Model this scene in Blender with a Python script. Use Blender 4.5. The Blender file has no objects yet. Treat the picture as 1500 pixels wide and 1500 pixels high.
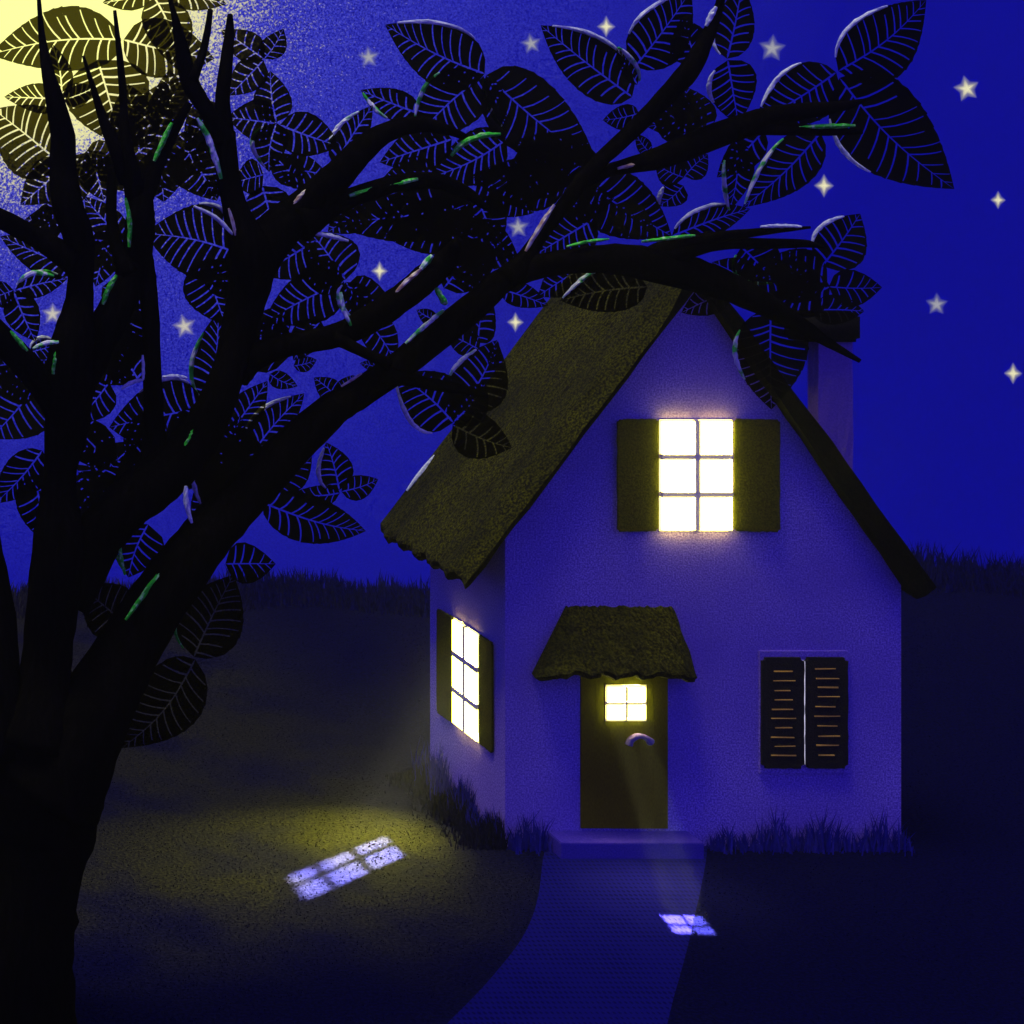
import bpy, bmesh, math, random
import numpy as np
from mathutils import Vector, Matrix

random.seed(7)
rng = np.random.default_rng(11)
scene = bpy.context.scene
COL = scene.collection
PI = math.pi

# ------------------------------------------------------------------ view set-up (a shift-lens camera on a rise in front of the cottage)
CX, CY, CZ, F = -11.5, -28.0, 10.4, 2800.0      # focal length in photo pixels
VX, VY = -410.0, 200.0                          # principal point in photo pixels


def P(px, py, d):
    """a photo pixel at distance d in front of the camera -> world point"""
    return Vector((CX + (px - VX) * d / F, CY + d, CZ - (py - VY) * d / F))


def G(px, py):
    """a photo pixel on the flat ground"""
    d = F * CZ / (py - VY)
    p = P(px, py, d)
    return Vector((p.x, p.y, 0.0))


cam_d = bpy.data.cameras.new("camera")
cam = bpy.data.objects.new("camera", cam_d)
COL.objects.link(cam)
cam.location = (CX, CY, CZ)
cam.rotation_euler = (PI / 2, 0, 0)
cam_d.sensor_width = 36
cam_d.sensor_fit = 'HORIZONTAL'
cam_d.lens = 36 * F / 1500
cam_d.shift_x = (750 - VX) / 1500
cam_d.shift_y = -(750 - VY) / 1500
cam_d.clip_end = 1000
scene.camera = cam

# ------------------------------------------------------------------ helpers


def link(name, me, mat=None, parent=None):
    o = bpy.data.objects.new(name, me)
    COL.objects.link(o)
    if mat is not None:
        me.materials.append(mat)
    if parent is not None:
        o.parent = parent
        if parent.type == 'EMPTY':
            o.matrix_parent_inverse = Matrix.Translation(parent.location).inverted()
    return o


def bm_obj(name, bm, mat=None, parent=None, smooth=False):
    me = bpy.data.meshes.new(name)
    bmesh.ops.recalc_face_normals(bm, faces=bm.faces)
    bm.to_mesh(me)
    bm.free()
    if smooth:
        for p in me.polygons:
            p.use_smooth = True
    return link(name, me, mat, parent)


def py_obj(name, verts, faces, mat=None, parent=None, smooth=False):
    me = bpy.data.meshes.new(name)
    me.from_pydata([tuple(v) for v in verts], [], faces)
    me.validate()
    me.update()
    if smooth:
        for p in me.polygons:
            p.use_smooth = True
    return link(name, me, mat, parent)


def tag(o, label=None, cat=None, group=None, kind=None):
    if label:
        o["label"] = label
    if cat:
        o["category"] = cat
    if group:
        o["group"] = group
    if kind:
        o["kind"] = kind
    return o


def empty(name, loc):
    o = bpy.data.objects.new(name, None)
    COL.objects.link(o)
    o.location = loc
    o.empty_display_size = 0.2
    return o


def add_box(bm, x0, x1, y0, y1, z0, z1, M=None):
    vs = []
    for x, y, z in ((x0, y0, z0), (x1, y0, z0), (x1, y1, z0), (x0, y1, z0), (x0, y0, z1), (x1, y0, z1), (x1, y1, z1), (x0, y1, z1)):
        v = Vector((x, y, z))
        vs.append(bm.verts.new(M @ v if M else v))
    for f in ((0, 3, 2, 1), (4, 5, 6, 7), (0, 1, 5, 4), (1, 2, 6, 5), (2, 3, 7, 6), (3, 0, 4, 7)):
        bm.faces.new([vs[i] for i in f])
    return vs


def boolean_cut(o, cutters):
    for c in cutters:
        m = o.modifiers.new("cut", 'BOOLEAN')
        m.operation = 'DIFFERENCE'
        m.solver = 'EXACT'
        m.object = c
    dg = bpy.context.evaluated_depsgraph_get()
    dg.update()
    me = bpy.data.meshes.new_from_object(o.evaluated_get(dg))
    o.modifiers.clear()
    o.data = me
    for c in cutters:
        bpy.data.objects.remove(c, do_unlink=True)


def catmull(pts, n):
    """pts: list of tuples; n samples per span"""
    p = [np.array(q, float) for q in pts]
    p = [2 * p[0] - p[1]] + p + [2 * p[-1] - p[-2]]
    out = []
    for i in range(1, len(p) - 2):
        for k in range(n):
            t = k / n
            a, b, c, d = p[i - 1], p[i], p[i + 1], p[i + 2]
            out.append(0.5 * ((2 * b) + (c - a) * t + (2 * a - 5 * b + 4 * c - d) * t * t + (3 * b - a - 3 * c + d) * t ** 3))
    out.append(p[-2])
    return out


def tube_data(samples, sides=12, rough=0.06, seed=0):
    """samples: [(Vector, radius)] -> verts, faces of a closed tapered tube"""
    r_ = random.Random(seed)
    verts, faces = [], []
    up = Vector((0, 1, 0))
    n = len(samples)
    for i, (c, r) in enumerate(samples):
        a = samples[max(0, i - 1)][0]
        b = samples[min(n - 1, i + 1)][0]
        t = (b - a).normalized()
        u = up - t * up.dot(t)
        if u.length < 1e-4:
            u = Vector((1, 0, 0))
        u.normalize()
        w = t.cross(u)
        for k in range(sides):
            ang = 2 * PI * k / sides
            rr = r * (1 + r_.uniform(-rough, rough))
            verts.append(c + u * math.cos(ang) * rr + w * math.sin(ang) * rr)
    for i in range(n - 1):
        for k in range(sides):
            k2 = (k + 1) % sides
            faces.append((i * sides + k, i * sides + k2, (i + 1) * sides + k2, (i + 1) * sides + k))
    faces.append(tuple(range(sides))[::-1])
    faces.append(tuple((n - 1) * sides + k for k in range(sides)))
    return verts, faces


# ------------------------------------------------------------------ materials
def new_mat(name):
    m = bpy.data.materials.new(name)
    m.use_nodes = True
    nt = m.node_tree
    nt.nodes.clear()
    return m, nt


def surf(name, c1, c2, scale=40.0, lo=0.35, hi=0.65, rough=0.95, bump=0.0, bscale=None, big=None, stretch=None, spec=0.1, detail=3.0):
    """rough matt surface: two real colours mixed by fine noise, optional larger patches, optional bump"""
    m, nt = new_mat(name)
    N, L = nt.nodes, nt.links
    out = N.new("ShaderNodeOutputMaterial")
    b = N.new("ShaderNodeBsdfPrincipled")
    b.inputs["Roughness"].default_value = rough
    b.inputs["Specular IOR Level"].default_value = spec
    L.new(b.outputs[0], out.inputs[0])
    tc = N.new("ShaderNodeTexCoord")
    src = tc.outputs["Object"]
    if stretch:
        mp = N.new("ShaderNodeMapping")
        mp.inputs["Scale"].default_value = stretch
        L.new(src, mp.inputs[0])
        src = mp.outputs[0]
    nz = N.new("ShaderNodeTexNoise")
    nz.inputs["Scale"].default_value = scale
    nz.inputs["Detail"].default_value = detail
    L.new(src, nz.inputs["Vector"])
    mr = N.new("ShaderNodeMapRange")
    mr.inputs[1].default_value = lo
    mr.inputs[2].default_value = hi
    L.new(nz.outputs[0], mr.inputs[0])
    fac = mr.outputs[0]
    if big:
        n2 = N.new("ShaderNodeTexNoise")
        n2.inputs["Scale"].default_value = big
        n2.inputs["Detail"].default_value = 3
        L.new(tc.outputs["Object"], n2.inputs["Vector"])
        m2 = N.new("ShaderNodeMapRange")
        m2.inputs[1].default_value = 0.3
        m2.inputs[2].default_value = 0.7
        m2.inputs[3].default_value = 0.35
        m2.inputs[4].default_value = 1.15
        L.new(n2.outputs[0], m2.inputs[0])
        mu = N.new("ShaderNodeMath")
        mu.operation = 'MULTIPLY'
        mu.use_clamp = True
        L.new(fac, mu.inputs[0])
        L.new(m2.outputs[0], mu.inputs[1])
        fac = mu.outputs[0]
    mx = N.new("ShaderNodeMix")
    mx.data_type = 'RGBA'
    mx.inputs["A"].default_value = (*c1, 1)
    mx.inputs["B"].default_value = (*c2, 1)
    for i in mx.inputs:
        if i.name == "A" and i.type == 'RGBA':
            i.default_value = (*c1, 1)
        if i.name == "B" and i.type == 'RGBA':
            i.default_value = (*c2, 1)
    L.new(fac, mx.inputs[0])
    L.new([o for o in mx.outputs if o.type == 'RGBA'][0], b.inputs["Base Color"])
    if bump:
        bp = N.new("ShaderNodeBump")
        bp.inputs["Strength"].default_value = bump
        bp.inputs["Distance"].default_value = 0.02
        if bscale:
            n3 = N.new("ShaderNodeTexNoise")
            n3.inputs["Scale"].default_value = bscale
            n3.inputs["Detail"].default_value = 4
            L.new(src, n3.inputs["Vector"])
            L.new(n3.outputs[0], bp.inputs["Height"])
        else:
            L.new(nz.outputs[0], bp.inputs["Height"])
        L.new(bp.outputs[0], b.inputs["Normal"])
    return m


M_wall = surf("lilac_plaster", (0.15, 0.075, 0.58), (0.45, 0.31, 0.95), scale=40, lo=0.36, hi=0.66, bump=0.3, big=0.55)
M_chim = surf("chimney_plaster", (0.17, 0.085, 0.46), (0.24, 0.13, 0.56), scale=30, bump=0.3)
M_frame = surf("window_paint", (0.60, 0.50, 0.78), (0.72, 0.62, 0.85), scale=60)
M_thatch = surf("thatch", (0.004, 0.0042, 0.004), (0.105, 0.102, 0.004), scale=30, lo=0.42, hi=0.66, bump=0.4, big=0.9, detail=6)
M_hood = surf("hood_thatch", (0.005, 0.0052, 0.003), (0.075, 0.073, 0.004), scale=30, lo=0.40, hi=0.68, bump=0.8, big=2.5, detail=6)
M_edge = surf("shaded_thatch_edge", (0.002, 0.002, 0.002), (0.010, 0.009, 0.004), scale=30, bump=0.4, spec=0.0)  # darker thatch copy, shade painted on verge and underside faces
M_shut = surf("shutter_paint", (0.024, 0.0235, 0.005), (0.072, 0.070, 0.007), scale=40, bump=0.4)
M_dshut = surf("closed_shutter_paint", (0.010, 0.009, 0.012), (0.022, 0.02, 0.02), scale=40, bump=0.4)
M_slit = surf("bare_louvre_wood", (0.70, 0.38, 0.06), (0.90, 0.52, 0.09), scale=60)
M_door = surf("door_boards", (0.11, 0.108, 0.006), (0.19, 0.186, 0.008), scale=30, bump=0.2, stretch=(6, 1, 0.6))
M_stone = surf("blue_stone", (0.03, 0.015, 0.36), (0.06, 0.03, 0.46), scale=40, bump=0.3)
M_cap = surf("soot_black_cap", (0.006, 0.006, 0.006), (0.012, 0.011, 0.01), scale=30, spec=0.0)
M_bark = surf("dark_bark", (0.0022, 0.002, 0.0015), (0.006, 0.005, 0.004), scale=18, lo=0.45, hi=0.75, bump=0.6, stretch=(1, 1, 0.25), spec=0.0)


def turf(name, k, scale, bump=0.0):
    """dark bluish turf; west of the cottage patchy olive moonlight is painted into its colour"""
    m, nt = new_mat(name)
    N, L = nt.nodes, nt.links
    out = N.new("ShaderNodeOutputMaterial")
    b = N.new("ShaderNodeBsdfPrincipled")
    b.inputs["Roughness"].default_value = 1.0
    b.inputs["Specular IOR Level"].default_value = 0.0
    L.new(b.outputs[0], out.inputs[0])
    tc = N.new("ShaderNodeTexCoord")

    def noise(sc, det):
        n = N.new("ShaderNodeTexNoise")
        n.inputs["Scale"].default_value = sc
        n.inputs["Detail"].default_value = det
        L.new(tc.outputs["Object"], n.inputs["Vector"])
        return n.outputs[0]

    def remap(v, a, b_, c=0.0, d=1.0):
        n = N.new("ShaderNodeMapRange")
        n.interpolation_type = 'SMOOTHSTEP'
        L.new(v, n.inputs[0])
        for i, q in enumerate((a, b_, c, d)):
            n.inputs[i + 1].default_value = q
        return n.outputs[0]

    def mth(op, p, q):
        n = N.new("ShaderNodeMath")
        n.operation = op
        for i, v in enumerate((p, q)):
            if isinstance(v, (int, float)):
                n.inputs[i].default_value = v
            else:
                L.new(v, n.inputs[i])
        return n.outputs[0]

    def mix(f, p, q):
        n = N.new("ShaderNodeMix")
        n.data_type = 'RGBA'
        for s_, v in zip([i for i in n.inputs if i.type == 'RGBA'], (p, q)):
            if isinstance(v, tuple):
                s_.default_value = (v[0] * k, v[1] * k, v[2] * k, 1)
            else:
                L.new(v, s_)
        L.new(f, n.inputs[0])
        return [o for o in n.outputs if o.type == 'RGBA'][0]
    fine = remap(noise(scale, 3), 0.38, 0.64)
    patch = noise(0.45, 3)
    sx = N.new("ShaderNodeSeparateXYZ")
    L.new(tc.outputs["Object"], sx.inputs[0])
    wob = mth('ADD', sx.outputs[0], mth('MULTIPLY', patch, 3.0))
    west = remap(wob, 2.8, -0.6)
    near = remap(mth('ADD', sx.outputs[1], mth('MULTIPLY', patch, 3.0)), -3.6, 0.6, 0.12, 1.0)
    olive = mth('MULTIPLY', mth('MULTIPLY', west, near), remap(patch, 0.34, 0.60, 0.35, 1.0))
    dark = mix(fine, (0.0012, 0.0012, 0.026), (0.0024, 0.0024, 0.056))
    moonlit_olive = mix(fine, (0.0095, 0.0093, 0.018), (0.029, 0.0285, 0.026))  # moonlight on the lawn, painted as an olive tone
    col = mix(olive, dark, moonlit_olive)
    # mix() scales only constant colours, so nested mixes are not scaled twice
    L.new(col, b.inputs["Base Color"])
    if bump:
        bp = N.new("ShaderNodeBump")
        bp.inputs["Strength"].default_value = bump
        bp.inputs["Distance"].default_value = 0.02
        L.new(fine, bp.inputs["Height"])
        L.new(bp.outputs[0], b.inputs["Normal"])
    return m


M_ground = turf("dark_turf", 0.85, 22, 0.4)
M_grass = turf("grass_blades", 1.0, 14)
M_hill = turf("hill_grass_blades", 1.9, 9)
M_tall = surf("blue_fescue", (0.012, 0.010, 0.22), (0.022, 0.016, 0.34), scale=12, spec=0.0)
M_rim_green = surf("green_rim_highlight", (0.04, 0.70, 0.02), (0.50, 0.95, 0.35), scale=22, lo=0.5, hi=0.7, spec=0.0)  # these four rim colours paint moonlight on limb, leaf and verge edges
M_silver = surf("silver_rim_highlight", (0.55, 0.65, 0.75), (0.95, 0.97, 1.0), scale=30, spec=0.0)
M_mix = surf("mixed_rim_highlight", (0.04, 0.70, 0.02), (0.95, 0.98, 1.0), scale=7, lo=0.44, hi=0.56, spec=0.0)
M_tan = surf("tan_rim_highlight", (0.42, 0.24, 0.14), (0.75, 0.66, 0.62), scale=12, spec=0.0)
for m_ in (M_rim_green, M_silver, M_mix, M_tan):
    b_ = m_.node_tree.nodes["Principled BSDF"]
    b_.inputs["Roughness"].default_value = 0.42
    b_.inputs["Specular IOR Level"].default_value = 0.9 if m_ is not M_rim_green else 0.3
M_handle = surf("lilac_iron", (0.10, 0.06, 0.36), (0.13, 0.08, 0.42), scale=50)


def path_mat():
    m, nt = new_mat("dotted_blue_paving")
    N, L = nt.nodes, nt.links
    out = N.new("ShaderNodeOutputMaterial")
    b = N.new("ShaderNodeBsdfPrincipled")
    b.inputs["Roughness"].default_value = 0.95
    b.inputs["Specular IOR Level"].default_value = 0.0
    L.new(b.outputs[0], out.inputs[0])
    tc = N.new("ShaderNodeTexCoord")
    mp = N.new("ShaderNodeMapping")
    mp.inputs["Scale"].default_value = (15.0, 7.4, 1)
    L.new(tc.outputs["Object"], mp.inputs[0])
    sx = N.new("ShaderNodeSeparateXYZ")
    L.new(mp.outputs[0], sx.inputs[0])

    def mth(op, a, bb=None):
        n = N.new("ShaderNodeMath")
        n.operation = op
        for i, v in enumerate((a, bb)):
            if v is None:
                continue
            if isinstance(v, (int, float)):
                n.inputs[i].default_value = v
            else:
                L.new(v, n.inputs[i])
        return n.outputs[0]
    row = mth('FLOOR', sx.outputs[1])
    odd = mth('MULTIPLY', mth('MODULO', mth('ABSOLUTE', row), 2.0), 0.5)
    fx = mth('SUBTRACT', mth('FRACT', mth('ADD', sx.outputs[0], odd)), 0.5)
    fy = mth('SUBTRACT', mth('FRACT', sx.outputs[1]), 0.5)
    d = mth('SQRT', mth('ADD', mth('MULTIPLY', fx, fx), mth('MULTIPLY', fy, fy)))
    nz = N.new("ShaderNodeTexNoise")
    nz.inputs["Scale"].default_value = 1.4
    nz.inputs["Detail"].default_value = 4
    L.new(tc.outputs["Object"], nz.inputs["Vector"])
    lim = mth('ADD', mth('MULTIPLY', nz.outputs[0], 0.42), 0.06)
    mr = N.new("ShaderNodeMapRange")
    L.new(mth('SUBTRACT', d, lim), mr.inputs[0])
    mr.inputs[1].default_value = -0.10
    mr.inputs[2].default_value = 0.08
    mx = N.new("ShaderNodeMix")
    mx.data_type = 'RGBA'
    for i in mx.inputs:
        if i.type == 'RGBA':
            i.default_value = (0.0018, 0.0014, 0.075, 1) if i.name == "A" else (0.006, 0.005, 0.150, 1)
    L.new(mr.outputs[0], mx.inputs[0])
    L.new([o for o in mx.outputs if o.type == 'RGBA'][0], b.inputs["Base Color"])
    bp = N.new("ShaderNodeBump")
    bp.inputs["Strength"].default_value = 0.3
    bp.inputs["Distance"].default_value = 0.02
    L.new(mr.outputs[0], bp.inputs["Height"])
    L.new(bp.outputs[0], b.inputs["Normal"])
    return m


M_path = path_mat()


def leaf_mat():
    """thin leaf: nearly black, lets a little yellow-green light through, with tiny worm holes"""
    m, nt = new_mat("thin_leaf")
    N, L = nt.nodes, nt.links
    out = N.new("ShaderNodeOutputMaterial")
    d = N.new("ShaderNodeBsdfDiffuse")
    d.inputs[0].default_value = (0.005, 0.0048, 0.002, 1)
    t = N.new("ShaderNodeBsdfTransparent")
    t.inputs[0].default_value = (0.046, 0.041, 0.004, 1)
    a = N.new("ShaderNodeAddShader")
    L.new(d.outputs[0], a.inputs[0])
    L.new(t.outputs[0], a.inputs[1])
    hole = N.new("ShaderNodeBsdfTransparent")
    tc = N.new("ShaderNodeTexCoord")
    nz = N.new("ShaderNodeTexNoise")
    nz.inputs["Scale"].default_value = 26
    nz.inputs["Detail"].default_value = 5
    nz.inputs["Roughness"].default_value = 0.75
    L.new(tc.outputs["Object"], nz.inputs["Vector"])
    mr = N.new("ShaderNodeMapRange")
    mr.inputs[1].default_value = 0.705
    mr.inputs[2].default_value = 0.74
    L.new(nz.outputs[0], mr.inputs[0])
    mx = N.new("ShaderNodeMixShader")
    L.new(mr.outputs[0], mx.inputs[0])
    L.new(a.outputs[0], mx.inputs[1])
    L.new(hole.outputs[0], mx.inputs[2])
    L.new(mx.outputs[0], out.inputs[0])
    return m


M_leaf = leaf_mat()


def pane_mat(name, col, strength):
    m, nt = new_mat(name)
    N, L = nt.nodes, nt.links
    out = N.new("ShaderNodeOutputMaterial")
    e = N.new("ShaderNodeEmission")
    e.inputs[0].default_value = (*col, 1)
    e.inputs[1].default_value = strength
    t = N.new("ShaderNodeBsdfTransparent")
    a = N.new("ShaderNodeAddShader")
    L.new(e.outputs[0], a.inputs[0])
    L.new(t.outputs[0], a.inputs[1])
    L.new(a.outputs[0], out.inputs[0])
    return m


M_pane = pane_mat("lit_window_glass", (1.0, 0.95, 0.080), 12.5)
M_leak = pane_mat("lit_gap", (0.75, 0.72, 1.0), 0.45)


def emit_mat(name, col, strength, attr=None):
    m, nt = new_mat(name)
    N, L = nt.nodes, nt.links
    out = N.new("ShaderNodeOutputMaterial")
    e = N.new("ShaderNodeEmission")
    e.inputs[0].default_value = (*col, 1)
    e.inputs[1].default_value = strength
    if attr:
        at = N.new("ShaderNodeAttribute")
        at.attribute_name = attr
        t = N.new("ShaderNodeBsdfTransparent")
        mx = N.new("ShaderNodeMixShader")
        L.new(at.outputs["Fac"], mx.inputs[0])
        L.new(t.outputs[0], mx.inputs[1])
        L.new(e.outputs[0], mx.inputs[2])
        L.new(mx.outputs[0], out.inputs[0])
    else:
        L.new(e.outputs[0], out.inputs[0])
    return m


M_moon = emit_mat("moon_light", (1.0, 1.0, 0.32), 1.25)
M_star_grey = emit_mat("grey_star_light", (0.36, 0.36, 0.40), 1.0, "glow")
M_star_cream = emit_mat("cream_star_light", (0.85, 0.80, 0.50), 1.0, "glow")
M_star_dusty = emit_mat("dusty_star_light", (0.58, 0.54, 0.46), 1.0, "glow")

# ------------------------------------------------------------------ world: deep blue night sky, moon halo, sky behind the viewer brightened as added wall fill
moon_dir = Vector(((20 - VX), F, VY + 60)).normalized()


def build_world():
    w = bpy.data.worlds.new("World")
    scene.world = w
    w.use_nodes = True
    nt = w.node_tree
    N, L = nt.nodes, nt.links
    N.clear()
    out = N.new("ShaderNodeOutputWorld")
    bg = N.new("ShaderNodeBackground")
    L.new(bg.outputs[0], out.inputs[0])
    tc = N.new("ShaderNodeTexCoord")
    D = tc.outputs["Generated"]

    def mth(op, a, b=None, clamp=False):
        n = N.new("ShaderNodeMath")
        n.operation = op
        n.use_clamp = clamp
        for i, v in enumerate((a, b)):
            if v is None:
                continue
            if isinstance(v, (int, float)):
                n.inputs[i].default_value = v
            else:
                L.new(v, n.inputs[i])
        return n.outputs[0]

    def rng_(v, a, b, c, d, smooth=False):
        n = N.new("ShaderNodeMapRange")
        if smooth:
            n.interpolation_type = 'SMOOTHSTEP'
        L.new(v, n.inputs[0])
        for i, q in enumerate((a, b, c, d)):
            n.inputs[i + 1].default_value = q
        return n.outputs[0]

    def mix(f, a, b, mode='MIX'):
        n = N.new("ShaderNodeMix")
        n.data_type = 'RGBA'
        n.blend_type = mode
        ra = [i for i in n.inputs if i.type == 'RGBA']
        for s, v in zip(ra, (a, b)):
            if isinstance(v, tuple):
                s.default_value = (*v, 1)
            else:
                L.new(v, s)
        if isinstance(f, (int, float)):
            n.inputs[0].default_value = f
        else:
            L.new(f, n.inputs[0])
        return [o for o in n.outputs if o.type == 'RGBA'][0]

    nrm = N.new("ShaderNodeVectorMath")
    nrm.operation = 'NORMALIZE'
    L.new(D, nrm.inputs[0])
    D = nrm.outputs[0]
    dt = N.new("ShaderNodeVectorMath")
    dt.operation = 'DOT_PRODUCT'
    L.new(D, dt.inputs[0])
    dt.inputs[1].default_value = moon_dir
    ang = mth('ARCCOSINE', mth('MINIMUM', dt.outputs["Value"], 0.999999))
    sx = N.new("ShaderNodeSeparateXYZ")
    L.new(D, sx.inputs[0])
    rear_fill = rng_(sx.outputs[1], 0.55, -0.5, 0.0, 1.0, True)
    base = mix(rear_fill, (0.0002, 0.0002, 0.268), (0.085, 0.058, 0.60))
    # broad halo
    halo = mth('POWER', mth('SUBTRACT', 1.0, mth('DIVIDE', ang, 0.40, True), True), 1.5)
    nz = N.new("ShaderNodeTexNoise")
    nz.inputs["Scale"].default_value = 1150
    nz.inputs["Detail"].default_value = 1.5
    L.new(D, nz.inputs["Vector"])
    grain = rng_(nz.outputs[0], 0.30, 0.70, -0.1, 2.1)
    halo_g = mth('MULTIPLY', halo, grain)
    c1 = mix(halo_g, (0, 0, 0), (0.054, 0.058, 0.32))
    c = mix(1.0, base, c1, 'ADD')
    # speckled moon glow painted into the sky round the disc
    n2 = N.new("ShaderNodeTexNoise")
    n2.inputs["Scale"].default_value = 900
    n2.inputs["Detail"].default_value = 2.5
    n2.inputs["Roughness"].default_value = 0.7
    L.new(D, n2.inputs["Vector"])
    cr = N.new("ShaderNodeValToRGB")
    el = cr.color_ramp.elements
    el[0].position, el[0].color = 0.0, (1, 1, 1, 1)
    el[1].position, el[1].color = 1.0, (0, 0, 0, 1)
    for pos, v in ((0.27, 0.98), (0.36, 0.66), (0.44, 0.50), (0.55, 0.40), (0.68, 0.33), (0.84, 0.26)):
        e = el.new(pos)
        e.color = (v, v, v, 1)
    L.new(mth('DIVIDE', ang, 0.25, True), cr.inputs[0])
    spray = rng_(mth('SUBTRACT', cr.outputs[0], n2.outputs[0]), -0.06, 0.10, 0.0, 1.0)
    near = rng_(ang, 0.075, 0.135, 0.0, 1.0)
    glow_col = mix(near, (1.1, 1.05, 0.40), (0.40, 0.37, 0.36))
    c = mix(spray, c, glow_col)
    # physical night air: a faint Nishita sky with the moon as its sun
    sky = N.new("ShaderNodeTexSky")
    sky.sky_type = 'NISHITA'
    sky.sun_disc = False
    sky.sun_elevation = math.radians(38)
    sky.sun_rotation = math.radians(-65)
    tint = mix(1.0, sky.outputs[0], (0.0002, 0.0002, 0.004), 'MULTIPLY')
    c = mix(1.0, c, tint, 'ADD')
    L.new(c, bg.inputs[0])
    bg.inputs[1].default_value = 1.0


build_world()

# moonlight
sun_d = bpy.data.lights.new("moonlight", 'SUN')
sun = bpy.data.objects.new("moonlight", sun_d)
COL.objects.link(sun)
sun_d.energy = 1.8
sun_d.angle = math.radians(20)
sun_d.color = (1.0, 0.98, 0.50)
sun_from = Vector((-0.26, -0.07, 0.96)).normalized()
sun.rotation_euler = (-sun_from).to_track_quat('-Z', 'Y').to_euler()

# ------------------------------------------------------------------ moon and stars
mc = P(20, -60, 98)
bm = bmesh.new()
bmesh.ops.create_uvsphere(bm, u_segments=64, v_segments=32, radius=205 * 98 / F)
moon = bm_obj("moon", bm, M_moon, smooth=True)
moon.location = mc
tag(moon, "huge pale yellow full moon glowing behind the crown of the black tree", "moon")

STARS = [  # px, py, radius px, points, material, label
    (540, 84, 14, 5, M_star_grey, "grey five-pointed star in open sky between the moon's halo and the topmost pointed leaf"),
    (778, 64, 13, 5, M_star_grey, "grey five-pointed star between two big leaves that point at the top of the sky"),
    (888, 39, 13, 4, M_star_cream, "small cream four-pointed star above the crown, highest of all the stars"),
    (1131, 71, 17, 5, M_star_grey, "largest grey five-pointed star, in the gap before the outermost leaf trio"),
    (1416, 130, 16, 5, M_star_cream, "cream five-pointed star out beyond the tips of the outermost leaf trio"),
    (1207, 272, 14, 4, M_star_cream, "cream four-pointed star under the outermost big leaves, straight above the chimney"),
    (1462, 293, 11, 4, M_star_cream, "tiny cream four-pointed star in empty sky beyond the outermost leaf tip"),
    (1372, 446, 14, 5, M_star_grey, "dim grey five-pointed star level with the chimney top, in open sky beside it"),
    (1484, 547, 13, 4, M_star_cream, "cream four-pointed star lowest in the open sky, beyond the chimney"),
    (759, 333, 14, 5, M_star_grey, "grey star framed by leaves just above the long branch that reaches the roof"),
    (556, 397, 12, 4, M_star_cream, "small cream star in the gap between two limbs, beside a brown-edged limb"),
    (755, 472, 12, 4, M_star_cream, "small cream star beside the upper edge of the thatched roof"),
    (270, 478, 15, 5, M_star_dusty, "dusty cream five-pointed star between the two middle stems of the tree"),
    (77, 460, 14, 5, M_star_dusty, "dusty cream five-pointed star beside the stem nearest the picture's edge, among small leaves"),
]
for i, (px, py, r, n, mat, lab) in enumerate(STARS):
    r *= 0.84
    c = P(px, py, 95)
    s = 95 / F
    verts, glow, faces = [], [], []
    rot = random.uniform(-0.25, 0.25) if n == 5 else 0.0
    inner = 0.46 if n == 5 else 0.45

    def ring(scale, dy):
        return [Vector((math.sin(rot + k * PI / n), dy / r / s if s else 0, math.cos(rot + k * PI / n))) * 1.0 for k in range(2 * n)]
    for side in (-1, 1):
        b0 = len(verts)
        verts.append(Vector((0, side * 0.10, 0)))
        glow.append(1.0)
        for scale, g, dy in ((0.30, 0.85, 0.07), (0.70, 0.50, 0.04), (1.05, 0.17, 0.02), (1.60, 0.0, 0.0)):
            for k in range(2 * n):
                rr = r * s * scale * (1.0 if k % 2 == 0 else (inner if scale < 1.2 else inner + 0.12))
                a = rot + k * PI / n
                asp = 0.85 if n == 4 else 1.0
                verts.append(Vector((math.sin(a) * rr * asp, side * dy, math.cos(a) * rr)))
                glow.append(g)
        m_ = 2 * n
        for k in range(m_):
            k2 = (k + 1) % m_
            faces.append((b0, b0 + 1 + k, b0 + 1 + k2))
            for q in range(3):
                a0 = b0 + 1 + q * m_
                faces.append((a0 + k, a0 + m_ + k, a0 + m_ + k2, a0 + k2))
    o = py_obj("star", verts, faces, mat)
    o.location = c
    at = o.data.attributes.new("glow", 'FLOAT', 'POINT')
    at.data.foreach_set("value", glow[:len(o.data.vertices)])
    tag(o, lab, "star", "stars in the night sky")

# ------------------------------------------------------------------ ground: a grassy hilltop


def gz(x, y):
    """ground height (numpy)"""
    x = np.asarray(x, float)
    y = np.asarray(y, float)
    far = np.clip((y - 5.0) / 10.0, 0, 1)
    z = far * (0.10 * np.sin(x * 0.55 + 1.0) + 0.08 * np.sin(x * 1.3) + 0.42 * np.clip((x - 5) / 7, 0, 1.2))
    edge = np.clip(y - 15.0, 0, None)
    z = z - 0.10 * edge ** 2
    return z


def grid_ground():
    xs = np.concatenate([np.linspace(-90, -16, 20), np.linspace(-15, 30, 91), np.linspace(32, 110, 20)])
    ys = np.concatenate([np.linspace(-90, -10, 20), np.linspace(-9, 18, 70), np.linspace(19, 34, 16)])
    X, Y = np.meshgrid(xs, ys)
    Z = gz(X, Y)
    nx, ny = len(xs), len(ys)
    verts = np.stack([X.ravel(), Y.ravel(), Z.ravel()], 1)
    faces = [(j * nx + i, j * nx + i + 1, (j + 1) * nx + i + 1, (j + 1) * nx + i) for j in range(ny - 1) for i in range(nx - 1)]
    return py_obj("ground", verts.tolist(), faces, M_ground, smooth=True)


tag(grid_ground(), "dark grassy hilltop", None, None, "structure")

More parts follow.
